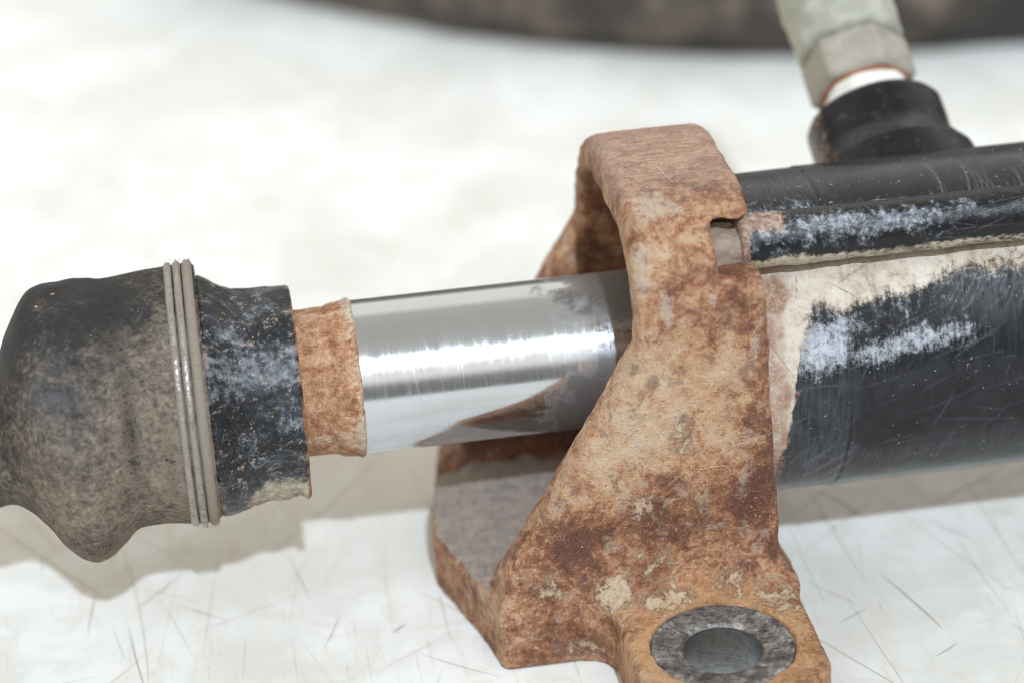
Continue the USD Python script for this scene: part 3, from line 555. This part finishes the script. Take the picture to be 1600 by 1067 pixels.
# port boss, tape, nut and hose end
pa = math.radians(148); pd = np.array([-.035, -math.cos(pa), math.sin(pa)]); pd /= np.linalg.norm(pd)
e1 = np.cross(pd, [0, 0, 1.]); e1 /= np.linalg.norm(e1); e2 = np.cross(pd, e1)
O = np.array([32.4, 0, H])
def onport(prof_, n=96, sides=0, jitter=0., seed=0, lean=0.):
    P = resample(prof_, .6); a = np.linspace(0, 2 * math.pi, n, endpoint=False)
    rr = np.repeat(P[:, 1][:, None], n, 1)
    if sides:
        c = math.pi / sides; am = (a + .35) % (2 * c) - c
        rr = np.minimum(rr[:, :] * 1.0, np.where(P[:, 1][:, None] > .1, P[:, 1][:, None] * .885 / np.cos(am)[None], rr))
    V = O + P[:, 0][:, None, None] * pd + (P[:, 0] * lean)[:, None, None] * 0 + rr[:, :, None] * (np.cos(a)[None, :, None] * e1 + np.sin(a)[None, :, None] * e2)
    if jitter:
        k = (fbm(V / 3., 3, seed) - .5) * jitter
        V = V + k[..., None] * (V - (O + P[:, 0][:, None, None] * pd)) / np.maximum(rr, .5)[..., None]
    return V.reshape(-1, 3), quads(grid_faces(len(P), n))
bm = onport([(19, 18.6), (26, 18.5), (32.5, 17.6), (34.5, 16.2), (36.5, 15.0), (38, 14.5), (46.0, 14.5), (46.8, 14.1), (47.1, 13.4), (47.1, 8)], 120, 0, .5, 90)
bw = bm[0]; left = sstep(-(bw - O) @ np.array([.85, -.5, 0]), 2, 10) * 0 + sstep(O[0] - 8.8 - bw[:, 0] - 6 * (0), 2.5, 7)
BOSSM = mat_paint("worn_black_boss_paint", BLACK, .38, (.17, .16, .155), .16)
obj("port_boss", bm, BOSSM, cyl, label="black painted round port boss, rusty on its left side", attrs=dict(rust=left * .52))
obj("thread_tape", onport([(46.8, 8.9), (48.0, 9.3), (48.9, 8.9), (50.0, 9.3), (51.0, 8.9), (52.2, 9.2), (53.8, 8.8)], 72, 0, 1.3, 91), plain("white_tape", (.74, .71, .66), .7, 0., .3, 2.0), cyl, label="white thread sealing tape")
obj("rust_ring", onport([(53.2, 9.1), (53.5, 9.45), (54.0, 9.5), (54.2, 9.2)], 72), plain("red_rust", (.34, .13, .06), .8, 0., .6, 1.0), cyl, label="thin red rust ring under the nut")
ZN = mat_metal("dusty_zinc", (.30, .28, .235), .5, .3, .25, (.355, .325, .27), 6.0)
obj("hose_nut", onport([(54, 8.8), (54.1, 10.6), (55.0, 11.4), (63.2, 11.4), (64.2, 10.6), (64.6, 9.2)], 96, 6), ZN, cyl, smooth=20, label="dusty zinc hexagon nut")
obj("hose_end", onport([(64.3, 8.6), (64.8, 10.6), (65.8, 11.3), (73, 11.5), (74, 11.2), (75.5, 11.8), (86, 11.9), (100, 11.8), (118, 11.8), (118, .3)], 80, 0, 1.1, 93), mat_metal("dusty_green_zinc", (.33, .33, .275), .5, .3, .25, (.43, .42, .36), 8.0), cyl, label="grey green crimped end of the hose")

# thin fibres lying on the bracket and the boot
FB = plain("straw_fibre", (.62, .48, .30), .7)
def fibre(pts, r, label):
    pts = np.asarray(pts, float); s_ = np.linspace(0, 1, len(pts)); P = PchipInterpolator(s_, pts)(np.linspace(0, 1, 30))
    obj("straw_fibre", tube_along(P, r, 6), FB, label=label, category="fibre")

fibre([(-29.5, -34.0, 37.5), (-27.4, -34.2, 39.3), (-26.2, -34.0, 39.9), (-25.3, -34.1, 39.0), (-23.1, -34.2, 40.2), (-20.6, -34.1, 40.4), (-18.9, -34.0, 40.2), (-17.7, -33.9, 38.8)], .042, "pale kinked straw fibre stuck to the rusty bracket's front leg")
fibre([(-25.4, -7.3, 89.9), (-24.9, -11.1, 90.1), (-23.9, -15.1, 89.9)], .05, "short straight straw fibre lying on the bracket's top bridge")

# ------------------------------------------------------------------ dark thing lying at the back of the table
P0 = np.array([(-118, 400), (-80, 372), (-48, 340), (-18, 312), (12, 291), (44, 275), (80, 264), (115, 260), (150, 257), (220, 250), (290, 238)], float)
s = np.linspace(0, 1, len(P0)); P1 = PchipInterpolator(s, P0)(np.linspace(0, 1, 120))
Tn = np.gradient(P1, axis=0); Tn /= np.linalg.norm(Tn, axis=1)[:, None]; side = np.stack([-Tn[:, 1], Tn[:, 0]], 1)
ctr = P1 + side * 5
sc_ = np.linspace(0, 1, 120); RADB = 27 + 2.0 * np.sin(sc_ * 9)
tv, tf = tube_along(np.stack([ctr[:, 0], ctr[:, 1], RADB + .2], 1), RADB, 72)
tvn = (fbm(tv / 22., 3, 95) - .5) * 4
tv[:, 2] = np.maximum(tv[:, 2] + tvn, .1)
g = Graph("dark_brown_rubber")
n1 = g.noise(26, 6, .6, .4); n2 = g.noise(3, 5, .65)
cb = g.ramp(n1, [(.38, (.020, .017, .015)), (.50, (.050, .040, .033)), (.60, (.15, .115, .09))])
DB = g.done(base_color=cb, roughness=.7, normal=g.bump(n2, .5, .4))
obj("rubber_hose", (tv, tf), DB, label="thick dark brown rubber hose lying blurred across the back of the table", category="hose")
